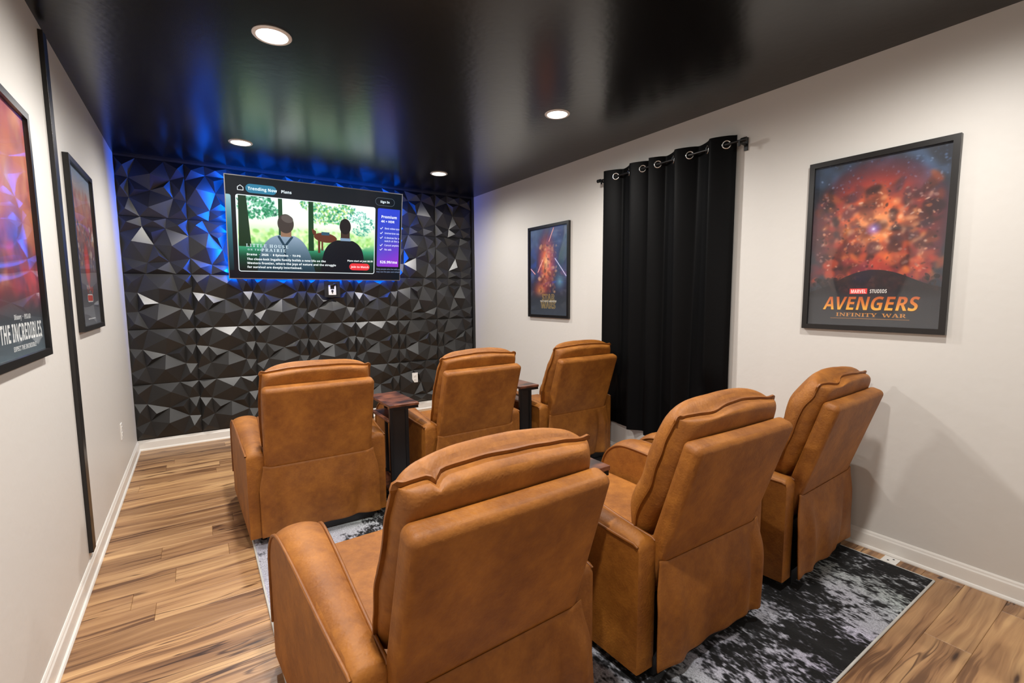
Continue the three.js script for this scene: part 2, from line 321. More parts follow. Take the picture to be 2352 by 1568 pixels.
  g.fillStyle = '#3a2a26'; g.fillRect(X + 1080, Y + 300, 105, 92);
  g.fillStyle = '#17141a'; g.beginPath(); g.ellipse(X + 1132, Y + 255, 66, 92, 0, 0, 6.28); g.fill();
  g.restore();
  g.lineWidth = 8; g.strokeStyle = '#dfe7ea'; rr(X, Y, Wd, Hd, 22); g.stroke();
  // top bar
  g.strokeStyle = '#e8eef2'; g.lineWidth = 6; g.beginPath(); g.moveTo(112, 112); g.lineTo(138, 92); g.lineTo(164, 112); g.lineTo(164, 142); g.lineTo(112, 142); g.closePath(); g.stroke();
  g.fillStyle = '#2b7594'; rr(186, 70, 300, 92, 46); g.fill();
  g.fillStyle = '#eaf8ff'; g.font = 'bold 42px sans-serif'; g.textBaseline = 'middle'; g.fillText('Trending Now', 208, 117); g.fillText('Plans', 530, 117);
  g.strokeStyle = '#4d5a66'; g.lineWidth = 5; rr(1585, 66, 240, 90, 45); g.stroke(); g.font = 'bold 36px sans-serif'; g.fillText('Sign In', 1645, 112);
  // writing on the picture
  g.fillStyle = '#c9dbe2'; g.font = 'bold 46px serif';
  const spaced = (s, x, y, sp) => { for (const ch of s) { g.fillText(ch, x, y); x += g.measureText(ch).width + sp; } };
  spaced('LITTLE HOUSE', 168, 718, 7); g.font = 'bold 26px serif'; spaced('ON THE', 182, 763, 7); g.font = 'bold 46px serif'; spaced('PRAIRIE', 316, 763, 9);
  g.fillStyle = '#f2f7f8'; g.font = 'bold 32px sans-serif'; g.fillText('Drama  ·  2026  ·  8 Episodes  ·  TV-PG', 170, 815);
  g.font = 'bold 33px sans-serif'; ['The close-knit Ingalls family builds a new life on the', 'Western frontier, where the joys of nature and the struggle', 'for survival are deeply intertwined.'].forEach((s, i) => g.fillText(s, 172, 866 + i * 44));
  g.font = 'bold 28px sans-serif'; g.fillText('Plans start at just $8.99', 1250, 850);
  g.fillStyle = '#d8343c'; rr(1275, 880, 250, 84, 42); g.fill(); g.fillStyle = '#ffdfe0'; g.font = 'bold 34px sans-serif'; g.fillText('Join to Watch', 1296, 923);
  // price card on the right
  g.save(); g.beginPath(); g.rect(1615, 190, 285, 720); g.clip(); rr(1615, 190, 400, 720, 20); gr = g.createLinearGradient(1615, 190, 1950, 910); gr.addColorStop(0, '#2740c8'); gr.addColorStop(0.5, '#3a45b8'); gr.addColorStop(1, '#9a2fc0'); g.fillStyle = gr; g.fill();
  g.fillStyle = '#eef2ff'; g.font = 'bold 46px sans-serif'; g.fillText('Premium', 1660, 290); g.font = 'bold 40px sans-serif'; g.fillText('4K + HDR', 1660, 345);
  g.font = '30px sans-serif';
  [['Best video quality', 430, 1], ['Immersive sound', 488, 1], ['6 devices for a family to', 545, 1], ['watch at the same time', 585, 0], ['Cancel anytime', 638, 1], ['No ads', 692, 1]].forEach(([s, y, tick]) => { if (tick) { g.strokeStyle = '#eef2ff'; g.lineWidth = 6; g.beginPath(); g.moveTo(1650, y); g.lineTo(1662, y + 11); g.lineTo(1684, y - 14); g.stroke(); } g.fillText(s, 1708, y); });
  g.font = 'bold 46px sans-serif'; g.fillText('$26.99/mo', 1655, 852); g.restore();
  g.fillStyle = '#8fa0c4'; g.font = '24px sans-serif'; g.fillText('Only people who live with you', 1612, 942); g.fillText('may use the plan and schedule', 1612, 976);
});
const tv = thing('television', 'large flat television with lit streaming menu, tilted down on the black panel wall', 'television', [(TV.x0 + TV.x1) / 2, TV.y0, TV.z0]);
const tvBody = new THREE.Group(); tvBody.name = 'display_unit'; tvBody.rotation.x = tvTilt; tv.add(tvBody);
mesh('casing', rbox(-tvW / 2 + 0.004, tvW / 2 - 0.004, 0.004, tvH - 0.004, -0.034, -0.003, 0.006), blackPlastic, tvBody);
{ // thin metal bezel
  const b = 0.007, parts = [box(-tvW / 2, tvW / 2, tvH - b, tvH, -0.03, 0.001), box(-tvW / 2, tvW / 2, 0, b, -0.03, 0.001), box(-tvW / 2, -tvW / 2 + b, b, tvH - b, -0.03, 0.001), box(tvW / 2 - b, tvW / 2, b, tvH - b, -0.03, 0.001)];
  mesh('bezel', merge(parts), silver, tvBody);
  const s = new THREE.PlaneGeometry(tvW - 2 * b, tvH - 2 * b); s.translate(0, tvH / 2, -0.0015);
  mesh('screen', s, phys({ color: 0x050505, roughness: 0.16, emissive: 0xffffff, emissiveMap: screenMap, emissiveIntensity: 0.85 }), tvBody);
  const sl = new THREE.RectAreaLight(lin(0.45, 0.8, 0.75), 0.1, tvW - 0.06, tvH - 0.06); sl.name = 'screen_light'; sl.position.set(0, tvH / 2, 0.004); sl.rotation.y = Math.PI; tvBody.add(sl);
  // blue light strips stuck round the back
  const ledMat = std({ color: lin(0.02, 0.05, 0.2), roughness: 0.5, emissive: LED_COLOR, emissiveIntensity: 5 });
  const strips = [[-tvW / 2 + 0.03, tvH / 2, 0.012, tvH - 0.1, 'L', 1.5], [tvW / 2 - 0.03, tvH / 2, 0.012, tvH - 0.1, 'R', 0.45], [0, tvH - 0.03, tvW - 0.1, 0.012, 'T', 0.8], [0, 0.03, tvW - 0.1, 0.012, 'B', 0.42]];
  for (const [cx, cy, sx, sy, side, k] of strips) {
    mesh('led_strip', box(cx - sx / 2, cx + sx / 2, cy - sy / 2, cy + sy / 2, -0.0375, -0.034), ledMat, tvBody);
    const l = new THREE.RectAreaLight(LED_COLOR, LED_LEVEL * k, Math.max(sx, 0.02), Math.max(sy, 0.02)); l.name = 'led_strip_light'; l.position.set(cx, cy, -0.041);
    tvBody.add(l);                                   // faces the wall (-z)
    if (side === 'L') l.rotation.y = 0.5; if (side === 'R') l.rotation.y = -0.5; if (side === 'T') l.rotation.x = 0.45; if (side === 'B') l.rotation.x = -0.4;
  }
}
mesh('mount_plate', box(-0.3, 0.3, 0.25, 0.65, -0.085, -0.056), blackMetal, tv);
for (const ax of [-0.18, 0.18]) mesh('mount_arm', box(ax - 0.02, ax + 0.02, 0.2, 0.75, -0.056, 0.0), blackMetal, tv);

// ---------------------------------------------------------------- outlets and plates
function outlet(label, pos, turn, tall) {
  const t = thing('wall_outlet', label, 'outlet', pos, turn);
  mesh('cover_plate', rbox(-0.036, 0.036, -0.059, 0.059, 0, 0.006, 0.002, 2), whitePlastic, t);
  for (const y of [-0.022, 0.022]) {
    const s = mesh('socket', rbox(-0.017, 0.017, y - 0.015, y + 0.015, 0.004, 0.0085, 0.0035, 2), whitePlastic, t);
    mesh('slots', merge([box(-0.008, -0.006, y - 0.002, y + 0.007, 0.008, 0.009), box(0.006, 0.008, y - 0.002, y + 0.007, 0.008, 0.009), box(-0.002, 0.002, y - 0.01, y - 0.006, 0.008, 0.009)]), darkSlot, s);
  }
  return t;
}
outlet('white double outlet on the left wall near the corner', [0, 0.41, 0.925], Math.PI / 2);
outlet('white double outlet low on the black panel wall', [2.655, 0.41, 0.042], 0);
{
  const t = thing('cable_box', 'black recessed wall box holding a white socket, under the television', 'wall box', [1.742, 1.465, 0.044]);
  const f = [box(-0.08, 0.08, 0.055, 0.085, 0, 0.01), box(-0.08, 0.08, -0.085, -0.07, 0, 0.01), box(-0.08, -0.05, -0.07, 0.055, 0, 0.01), box(0.05, 0.08, -0.07, 0.055, 0, 0.01)];
  mesh('frame', merge(f), blackPlastic, t);
  mesh('recess', box(-0.05, 0.05, -0.07, 0.055, -0.03, 0.0), blackPlastic, t);
  const u = [box(-0.038, -0.02, -0.06, 0.045, 0, 0.008), box(0.022, 0.038, -0.06, 0.045, 0, 0.008), box(-0.02, 0.022, -0.06, -0.0, 0, 0.008)];
  mesh('socket', merge(u), whitePlastic, t);
  const k = new THREE.CylinderGeometry(0.012, 0.012, 0.006, 16); k.rotateX(Math.PI / 2); k.translate(0, -0.018, 0.009);
  mesh('plug_hole', merge([k, box(-0.004, 0.005, -0.045, -0.02, 0.006, 0.011)]), darkSlot, t);
}
{
  const t = thing('floor_vent', 'small white metal floor vent between rug and right baseboard', 'vent', [3.444, 0, 4.507]);
  mesh('plate', rbox(-0.037, 0.037, 0.0, 0.005, -0.033, 0.033, 0.002, 2), whitePlastic, t);
  for (const [x, z] of [[-0.012, -0.006], [0.015, 0.01]]) { const s = new THREE.CylinderGeometry(0.005, 0.005, 0.001, 12); s.translate(x, 0.0053, z); mesh('screw', s, darkSlot, t); }
}

// ---------------------------------------------------------------- posters
function sparkle(g, n, x0, x1, y0, y1, cols, r0, r1, al = 0.8) { for (let i = 0; i < n; i++) { g.globalAlpha = al * (0.3 + 0.7 * rnd()); g.fillStyle = cols[Math.floor(rnd() * cols.length)]; g.beginPath(); g.ellipse(lerp(x0, x1, rnd()), lerp(y0, y1, rnd()), r0 + rnd() * r1, (r0 + rnd() * r1) * (0.5 + rnd()), rnd() * 3, 0, 6.28); g.fill(); } g.globalAlpha = 1; }
function glow(g, x, y, r, stops, sx = 1, sy = 1) { g.save(); g.translate(x, y); g.scale(sx, sy); const gr = g.createRadialGradient(0, 0, 0, 0, 0, r); stops.forEach(([t, c]) => gr.addColorStop(t, c)); g.fillStyle = gr; g.fillRect(-r, -r, 2 * r, 2 * r); g.restore(); }
const artFire = canvasTexture(680, 1000, (g, w, h) => {
  seed(21); g.fillStyle = '#2a2f3a'; g.fillRect(0, 0, w, h);
  soft(g, w, h, 14, (k) => {
    sparkle(k, 60, 0, w, 0, h * 0.22, ['#3d5f8c', '#2b4468', '#5b7fb0', '#20242e', '#1c2230'], 14, 46, 0.6);
  });
  glow(g, w * 0.5, h * 0.40, w * 0.62, [[0, 'rgba(255,190,120,0.95)'], [0.3, 'rgba(226,104,52,0.95)'], [0.62, 'rgba(150,48,40,0.9)'], [0.88, 'rgba(90,32,44,0.5)'], [1, 'rgba(42,47,58,0)']], 0.92, 1.0);
  soft(g, w, h, 7, (k) => {
    sparkle(k, 170, 0.06 * w, 0.94 * w, h * 0.16, h * 0.66, ['#2a1618', '#46201c', '#20141a', '#6d3426', '#93492c', '#5a2a34', '#3a2a38'], 12, 34, 0.85);
    sparkle(k, 70, 0.1 * w, 0.9 * w, h * 0.24, h * 0.62, ['#e8a068', '#c8743e', '#b98a72', '#f0c090'], 5, 16, 0.75);
    sparkle(k, 60, 0, w, h * 0.58, h * 0.74, ['#d8502c', '#a83028', '#7a2430', '#e8783a'], 12, 34, 0.7);
  });
  soft(g, w, h, 2, (k) => {
    sparkle(k, 420, 0.05 * w, 0.95 * w, h * 0.2, h * 0.68, ['#1c1216', '#3a1c1a', '#e8b088', '#c87a4a', '#8a6a64', '#5c3030', '#d8c0b0'], 2, 8, 0.7);
    sparkle(k, 120, 0, w, 0, h * 0.2, ['#6a8fc8', '#9ab4dc', '#2a3a5a'], 1, 7, 0.5);
  });
  glow(g, w * 0.5, h * 0.42, 46, [[0, 'rgba(240,232,255,0.95)'], [0.3, 'rgba(160,130,230,0.6)'], [1, 'rgba(120,80,200,0)']]);
  g.fillStyle = '#1b161b'; g.beginPath(); g.moveTo(0, h * 0.79); g.bezierCurveTo(w * 0.2, h * 0.76, w * 0.3, h * 0.67, w * 0.5, h * 0.66); g.bezierCurveTo(w * 0.72, h * 0.66, w * 0.8, h * 0.74, w, h * 0.77); g.lineTo(w, h); g.lineTo(0, h); g.fill();
  sparkle(g, 220, 0.04 * w, 0.96 * w, h * 0.70, h * 0.78, ['#1c161c', '#2a1d20', '#3a2524', '#141014'], 4, 14, 0.7);
  const bg = g.createLinearGradient(0, h * 0.76, 0, h); bg.addColorStop(0, 'rgba(36,34,38,0)'); bg.addColorStop(0.3, '#313136'); bg.addColorStop(1, '#414246'); g.fillStyle = bg; g.fillRect(0, h * 0.76, w, h * 0.24);
  g.textAlign = 'center'; g.textBaseline = 'middle'; g.font = 'bold 26px sans-serif'; g.save(); g.translate(w * 0.5, h * 0.787); g.scale(0.8, 1.15); g.fillStyle = '#e8403c'; g.fillRect(-130, -14, 116, 28); g.fillStyle = '#f4e8e4'; g.fillText('MARVEL', -72, 1); g.fillStyle = '#e6e2de'; g.fillText('STUDIOS', 56, 1); g.restore();
  const gold = g.createLinearGradient(0, -50, 0, 46); gold.addColorStop(0, '#b04e2c'); gold.addColorStop(0.5, '#d97e34'); gold.addColorStop(1, '#f4c84e');
  g.save(); g.translate(w * 0.5, h * 0.862); g.transform(1, 0, -0.17, 1, 0, 0); g.font = 'bold 104px sans-serif'; g.scale(0.93, 1.08); g.lineWidth = 5; g.strokeStyle = '#4a2a1c'; g.strokeText('AVENGERS', 2, 2); g.fillStyle = gold; g.fillText('AVENGERS', 0, 0); g.restore();
  g.font = 'bold 38px serif'; g.fillStyle = '#c98a4a'; g.save(); g.translate(w * 0.51, h * 0.932); g.scale(1.22, 0.8); g.fillText('INFINITY  WAR', 0, 0); g.restore(); g.fillRect(w * 0.2, h * 0.953, w * 0.6, 2);
});
const artSpace = canvasTexture(512, 752, (g, w, h) => {
  seed(33); const bg = g.createLinearGradient(0, 0, 0, h); bg.addColorStop(0, '#4a5f80'); bg.addColorStop(0.35, '#2b3a5e'); bg.addColorStop(0.7, '#2a2a40'); bg.addColorStop(1, '#2e3644'); g.fillStyle = bg; g.fillRect(0, 0, w, h);
  soft(g, w, h, 10, (k) => sparkle(k, 90, 0, w, 0, h * 0.6, ['#6d86b4', '#324a7a', '#574a80', '#20304f'], 8, 40, 0.35));
  glow(g, w * 0.45, h * 0.4, w * 0.42, [[0, '#ffd08a'], [0.3, 'rgba(232,110,70,0.9)'], [0.7, 'rgba(130,45,60,0.55)'], [1, 'rgba(60,40,80,0)']], 0.72, 1.5);
  glow(g, w * 0.3, h * 0.72, w * 0.3, [[0, 'rgba(255,170,90,0.85)'], [0.5, 'rgba(200,80,50,0.4)'], [1, 'rgba(60,40,60,0)']]);
  soft(g, w, h, 3, (k) => sparkle(k, 170, w * 0.26, w * 0.72, h * 0.2, h * 0.74, ['#c98a5a', '#5a2c2a', '#8a4a3a', '#2a1a24', '#e0b080'], 4, 16, 0.6));
  glow(g, w * 0.8, h * 0.62, w * 0.2, [[0, 'rgba(120,190,210,0.7)'], [1, 'rgba(60,80,140,0)']]);
  const beam = (x0, y0, x1, y1, c) => { g.lineCap = 'round'; g.strokeStyle = c; for (const [lw, al] of [[22, 0.25], [10, 0.6]]) { g.globalAlpha = al; g.lineWidth = lw; g.beginPath(); g.moveTo(x0, y0); g.lineTo(x1, y1); g.stroke(); } g.globalAlpha = 1; g.strokeStyle = '#fff0ea'; g.lineWidth = 4; g.beginPath(); g.moveTo(x0, y0); g.lineTo(x1, y1); g.stroke(); };
  beam(w * 0.64, h * 0.02, w * 0.52, h * 0.16, '#e05048'); beam(w * 0.22, h * 0.5, w * 0.36, h * 0.36, '#e05048'); beam(w * 0.68, h * 0.36, w * 0.96, h * 0.56, '#6a8fe8'); beam(w * 0.02, h * 0.46, w * 0.14, h * 0.52, '#e05048');
  const lo = g.createLinearGradient(0, h * 0.72, 0, h); lo.addColorStop(0, 'rgba(40,44,56,0)'); lo.addColorStop(0.35, '#2b313d'); lo.addColorStop(1, '#39424f'); g.fillStyle = lo; g.fillRect(0, h * 0.72, w, h * 0.28);
  g.textAlign = 'center'; g.textBaseline = 'middle'; g.lineWidth = 3; g.strokeStyle = '#b89a4a'; g.font = 'bold 74px sans-serif'; g.strokeText('STAR', w * 0.5, h * 0.795); g.strokeText('WARS', w * 0.5, h * 0.885); g.fillStyle = '#d8d2c0'; g.font = 'bold 22px sans-serif'; g.fillText('THE FORCE AWAKENS', w * 0.5, h * 0.84);
});
const artRed = canvasTexture(512, 752, (g, w, h) => {
  seed(47); const bg = g.createLinearGradient(0, 0, 0, h); bg.addColorStop(0, '#b86a5a'); bg.addColorStop(0.4, '#c07a52'); bg.addColorStop(0.72, '#7a3038'); bg.addColorStop(1, '#3a4650'); g.fillStyle = bg; g.fillRect(0, 0, w, h);
  soft(g, w, h, 9, (k) => sparkle(k, 120, 0, w, 0, h * 0.7, ['#d8a070', '#b04a50', '#c86a5a', '#6a4a70', '#e0b080', '#8a3040'], 10, 42, 0.4));
  glow(g, w * 0.62, h * 0.55, w * 0.36, [[0, 'rgba(60,70,170,0.95)'], [0.5, 'rgba(80,60,150,0.6)'], [1, 'rgba(160,60,80,0)']], 0.7, 1.2);
  glow(g, w * 0.55, h * 0.3, w * 0.3, [[0, 'rgba(205,170,150,0.8)'], [0.6, 'rgba(200,110,100,0.4)'], [1, 'rgba(180,90,80,0)']], 0.8, 1.2);
  soft(g, w, h, 6, (k) => sparkle(k, 80, 0, w, h * 0.55, h * 0.8, ['#a02a34', '#c8404a', '#5a2440', '#30304a'], 10, 34, 0.5));
  const lo = g.createLinearGradient(0, h * 0.74, 0, h); lo.addColorStop(0, 'rgba(50,54,62,0)'); lo.addColorStop(0.45, '#333b44'); lo.addColorStop(1, '#5a6a74'); g.fillStyle = lo; g.fillRect(0, h * 0.74, w, h * 0.26);
  g.textAlign = 'center'; g.textBaseline = 'middle'; g.fillStyle = '#e8ecec'; g.font = 'bold 20px serif'; g.fillText('Disney  ·  PIXAR', w * 0.58, h * 0.845); g.save(); g.translate(w * 0.56, h * 0.905); g.scale(0.82, 1.25); g.font = 'bold 58px sans-serif'; g.fillText('THE INCREDIBLES', 0, 0); g.restore(); g.font = 'bold 19px sans-serif'; g.fillText('EXPECT THE INCREDIBLE', w * 0.58, h * 0.965);
});
const artDesert = canvasTexture(512, 752, (g, w, h) => {
  seed(58); const bg = g.createLinearGradient(0, 0, 0, h); bg.addColorStop(0, '#7f9cc0'); bg.addColorStop(0.16, '#c0a8a0'); bg.addColorStop(0.32, '#a8605a'); bg.addColorStop(0.55, '#6a5058'); bg.addColorStop(0.8, '#46464e'); bg.addColorStop(1, '#6e727a'); g.fillStyle = bg; g.fillRect(0, 0, w, h);
  soft(g, w, h, 8, (k) => sparkle(k, 90, 0, w, h * 0.14, h * 0.4, ['#a04a48', '#c87a60', '#8a4a50', '#b89080'], 8, 34, 0.5));
  soft(g, w, h, 2, (k) => sparkle(k, 200, 0, w, h * 0.34, h * 0.62, ['#d8d0c8', '#8a6a58', '#50586a', '#c8a070', '#6a3a3a', '#404a60'], 5, 18, 0.7));
  glow(g, w * 0.52, h * 0.6, w * 0.2, [[0, 'rgba(215,70,60,0.98)'], [0.65, 'rgba(180,50,48,0.8)'], [1, 'rgba(90,40,44,0)']], 0.8, 1.3);
  sparkle(g, 16, w * 0.36, w * 0.68, h * 0.74, h * 0.8, ['#d8d8d4', '#b04a40'], 5, 16, 0.8);
  g.fillStyle = '#b8443c'; g.beginPath(); g.roundRect(w * 0.4, h * 0.8, w * 0.26, h * 0.045, 14); g.fill(); g.strokeStyle = '#d8d8d8'; g.lineWidth = 5; g.stroke();
  g.fillStyle = '#c8ccd0'; g.fillRect(w * 0.34, h * 0.955, w * 0.36, 6);
});
// a framed poster standing against a wall: local x to the right, y up, z out of the wall
function poster(label, art, w, h, pos, turn) {
  const t = thing('framed_poster', label, 'poster', pos, turn, 'framed film posters');
  const b = 0.027, d = 0.025, f = [box(-w / 2, w / 2, h - b, h, 0, d), box(-w / 2, w / 2, 0, b, 0, d), box(-w / 2, -w / 2 + b, b, h - b, 0, d), box(w / 2 - b, w / 2, b, h - b, 0, d)];
  f.forEach((g) => mesh('frame_rail', g, blackWood, t));
  mesh('backing_board', box(-w / 2 + b, w / 2 - b, b, h - b, 0.001, 0.008), blackWood, t);
  const pg = new THREE.PlaneGeometry(w - 2 * b + 0.004, h - 2 * b + 0.004); pg.translate(0, h / 2, 0.010);
  mesh('print', pg, std({ map: art, roughness: 0.65 }), t);
  const gg = new THREE.PlaneGeometry(w - 2 * b + 0.004, h - 2 * b + 0.004, 24, 36), p = gg.attributes.position;
  for (let i = 0; i < p.count; i++) { const x = p.getX(i), y = p.getY(i); p.setZ(i, 0.0016 * Math.sin(x * 9 + y * 5) * Math.cos(y * 7)); }
  gg.computeVertexNormals(); gg.translate(0, h / 2, 0.0165);
  mesh('glazing_pane', gg, clearPane, t);
  return t;
}
poster('black-framed poster of orange fire glow and gold title, right of the curtain', artFire, 0.645, 0.934, [ROOM_W, 1.187, 4.316], -Math.PI / 2);
poster('black-framed blue and orange poster with light beams, left of the curtain', artSpace, 0.66, 0.932, [ROOM_W, 1.16, 1.558], -Math.PI / 2);
poster('black-framed red and purple poster with white title, cut by the left picture edge', artRed, 0.655, 0.925, [0, 1.168, 3.085], Math.PI / 2);
poster('black-framed greyish red poster between the black board and the panel wall', artDesert, 0.665, 0.91, [0, 1.212, 1.735], Math.PI / 2);

// ---------------------------------------------------------------- curtain and rod
const curtainCloth = phys({ color: lin(0.0016, 0.0016, 0.0019), roughness: 0.6, specularIntensity: 0.2, bumpMap: wallBump, bumpScale: 0.0004 });
const ROD = { x: 3.432, y: 2.352 };
{
  const t = thing('curtain_rod', 'thin black curtain rod with small end caps above the black curtain', 'curtain rod', [ROD.x, ROD.y, 0]);
  const r = new THREE.CylinderGeometry(0.008, 0.008, 1.27, 14); r.rotateX(Math.PI / 2); r.translate(0, 0, 2.98); mesh('rod', r, blackMetal, t);
  for (const z of [2.34, 3.62]) { const e = new THREE.CylinderGeometry(0.014, 0.014, 0.035, 16); e.rotateX(Math.PI / 2); e.translate(0, 0, z); mesh('end_cap', e, blackMetal, t); }
  for (const z of [2.375, 3.595]) { mesh('bracket', merge([box(-0.004, 0.075, -0.02, -0.008, z - 0.006, z + 0.006), box(0.066, 0.0745, -0.05, 0.03, z - 0.012, z + 0.012), box(-0.012, -0.004, -0.035, 0.004, z - 0.006, z + 0.006)]), blackMetal, t); }
}
function curtain(label, z0, z1, folds, ph, sd, bottom) {
  const t = thing('curtain', label, 'curtain', [0, 0, 0], 0, 'black curtain panels');
  seed(sd); const j = [...Array(12)].map(() => rnd());
  const at = (u, v) => {                        // u along the rod, v 0 top .. 1 bottom
    const y = lerp(2.407, bottom, v), a = u * folds * Math.PI * 2 + ph;
    const wob = 0.5 * Math.sin(a * 0.5 + 2 * j[0] + v * 1.7) * v;
    let x = ROD.x - 0.04 * (1 - 0.2 * v) * Math.sin(a + wob) + 0.009 * v * Math.sin(2.3 * a + 5 * j[1]);
    let z = lerp(z0, z1, u) + 0.012 * Math.sin(a * 2 + 1) + 0.01 * v * Math.sin(a * 0.7 + 6 * j[2]);
    x += 0.012 * v; x = Math.min(x, ROOM_W - 0.012);
    // the cloth is pushed against the wall by the chair beside it
    const push = sstep(0.72, 0.86, v) * Math.max(sstep(2.62, 2.52, z), sstep(3.34, 3.42, z)); x = lerp(x, 3.488 + 0.004 * Math.sin(a), push);
    return [x, y, z];
  };
  mesh('cloth', boxUV(sheet(150, 30, (u, v, o) => { const p = at(u, v); o[0] = p[0]; o[1] = p[1]; o[2] = p[2]; }, 0.003), 2), curtainCloth, t);
  // chrome eyelets where the cloth crosses the rod
  for (let k = Math.ceil(ph / Math.PI); k <= (folds * 2 * Math.PI + ph) / Math.PI; k++) {
    const u = (k * Math.PI - ph) / (folds * 2 * Math.PI); if (u < 0.02 || u > 0.98) continue;
    const p = at(u, 0.026), q = at(u + 0.004, 0.026), r = at(u - 0.004, 0.026);
    const g = new THREE.TorusGeometry(0.024, 0.0055, 8, 28), m = mesh('eyelet', g, chrome, t);
    m.position.set(p[0], ROD.y, p[2]); m.lookAt(p[0] + (q[2] - r[2]), ROD.y, p[2] - (q[0] - r[0]));
  }
}
curtain('black blackout curtain panel nearer the screen, hanging on chrome eyelets', 2.41, 2.90, 1.75, 0.6, 3, 0.285);
curtain('black blackout curtain panel nearer the large poster, hanging on chrome eyelets', 2.905, 3.56, 2.4, 2.2, 4, 0.275);

// ---------------------------------------------------------------- rug
const RUG = { x0: 0.70, x1: 3.40, z0: 1.30, z1: 4.70 };
const rugMap = dataTexture(1400, 1700, (u, v, o) => {
  const x = u * 2.7, z = v * 3.4;
  const big = fbm(u * 13, v * 11, 13, 11, 401, 4), mid = fbm(u * 90, v * 80, 90, 80, 411, 3), fine = fbm(u * 330, v * 230, 330, 230, 421, 2), fib = hsh(Math.floor(u * 900), Math.floor(v * 1100), 9);
  const pale = sstep(0.95, 0.1, x) * 0.30 + 0.06 * gauss(x - 0.4, 0.5) * gauss(z - 1.35, 0.3);
  let t = (big - 0.5) * 1.7 + (mid - 0.5) * 0.9 + (fine - 0.5) * 0.8 + 0.50 + pale;
  t = sstep(0.24, 0.8, t);
  const blue = fbm(u * 9, v * 9, 9, 9, 431, 2) - 0.5, k = 0.85 + 0.3 * fib;
  const d = [0.035, 0.037, 0.047], l = [0.66 + blue * 0.06, 0.67, 0.71 + blue * 0.1];
  for (let c = 0; c < 3; c++) o[c] = lerp(d[c], l[c], t) * k;
}, true);
{
  const t = thing('area_rug', 'large distressed black, grey and white rug under all six recliners', 'rug', [0, 0, 0]);
  const g = gridGeo(2, 2, (u, v, o) => { o[0] = lerp(RUG.x0 + 0.008, RUG.x1 - 0.008, u); o[1] = 0.0085; o[2] = lerp(RUG.z1 - 0.008, RUG.z0 + 0.008, v); });
  g.computeVertexNormals();
  const low = box(RUG.x0 + 0.008, RUG.x1 - 0.008, 0.0005, 0.0082, RUG.z0 + 0.008, RUG.z1 - 0.008);
  const rb = dataTexture(512, 512, (u, v, o) => { o[0] = o[1] = o[2] = 0.5 * hsh(Math.floor(u * 512), Math.floor(v * 512), 3) + 0.5 * fbm(u * 60, v * 60, 60, 60, 441, 2); }); rb.repeat.set(6, 7);
  mesh('pile', g, std({ map: rugMap, roughness: 0.95, bumpMap: rb, bumpScale: 0.0025 }), t);
  mesh('rug_base', low, std({ color: lin(0.1, 0.1, 0.1), roughness: 0.95 }), t);
  const bind = std({ color: lin(0.5, 0.49, 0.46), roughness: 0.9 });
  for (const b of [rbox(RUG.x0, RUG.x0 + 0.01, 0.0005, 0.0095, RUG.z0, RUG.z1, 0.004, 2), rbox(RUG.x1 - 0.01, RUG.x1, 0.0005, 0.0095, RUG.z0, RUG.z1, 0.004, 2), rbox(RUG.x0, RUG.x1, 0.0005, 0.0095, RUG.z0, RUG.z0 + 0.01, 0.004, 2), rbox(RUG.x0, RUG.x1, 0.0005, 0.0095, RUG.z1 - 0.01, RUG.z1, 0.004, 2)]) mesh('binding', b, bind, t);
}

// ---------------------------------------------------------------- recliners
const uvL = (g) => boxUV(g, 1.7);
const HALF = 0.381, ARM_FRONT = -0.86;
const armW = (z) => lerp(0.087, 0.162, clamp(-z / 0.86));
const armOut = (z) => HALF + 0.046 * clamp(-z / 0.86);
function armProfile() {                          // closed outline in (z, y), counted from the bottom rear
  const p = [[0, 0.05], [0, 0.2], [0, 0.4], [0, 0.505]];
  for (let k = 1; k <= 4; k++) { const a = k / 4 * Math.PI / 2; p.push([-0.022 + 0.022 * Math.cos(a), 0.505 + 0.022 * Math.sin(a)]); }
  for (let k = 1; k <= 14; k++) { const z = -0.022 - k / 14 * 0.66; p.push([z, lerp(0.527, 0.575, sstep(0, 1, -z / 0.68))]); }
  for (let k = 1; k <= 10; k++) { const a = k / 10 * Math.PI / 2; p.push([-0.682 - 0.178 * Math.sin(a), 0.405 + 0.17 * Math.cos(a)]); }
  p.push([ARM_FRONT, 0.3], [ARM_FRONT, 0.18], [ARM_FRONT, 0.05]);
  return p;
}
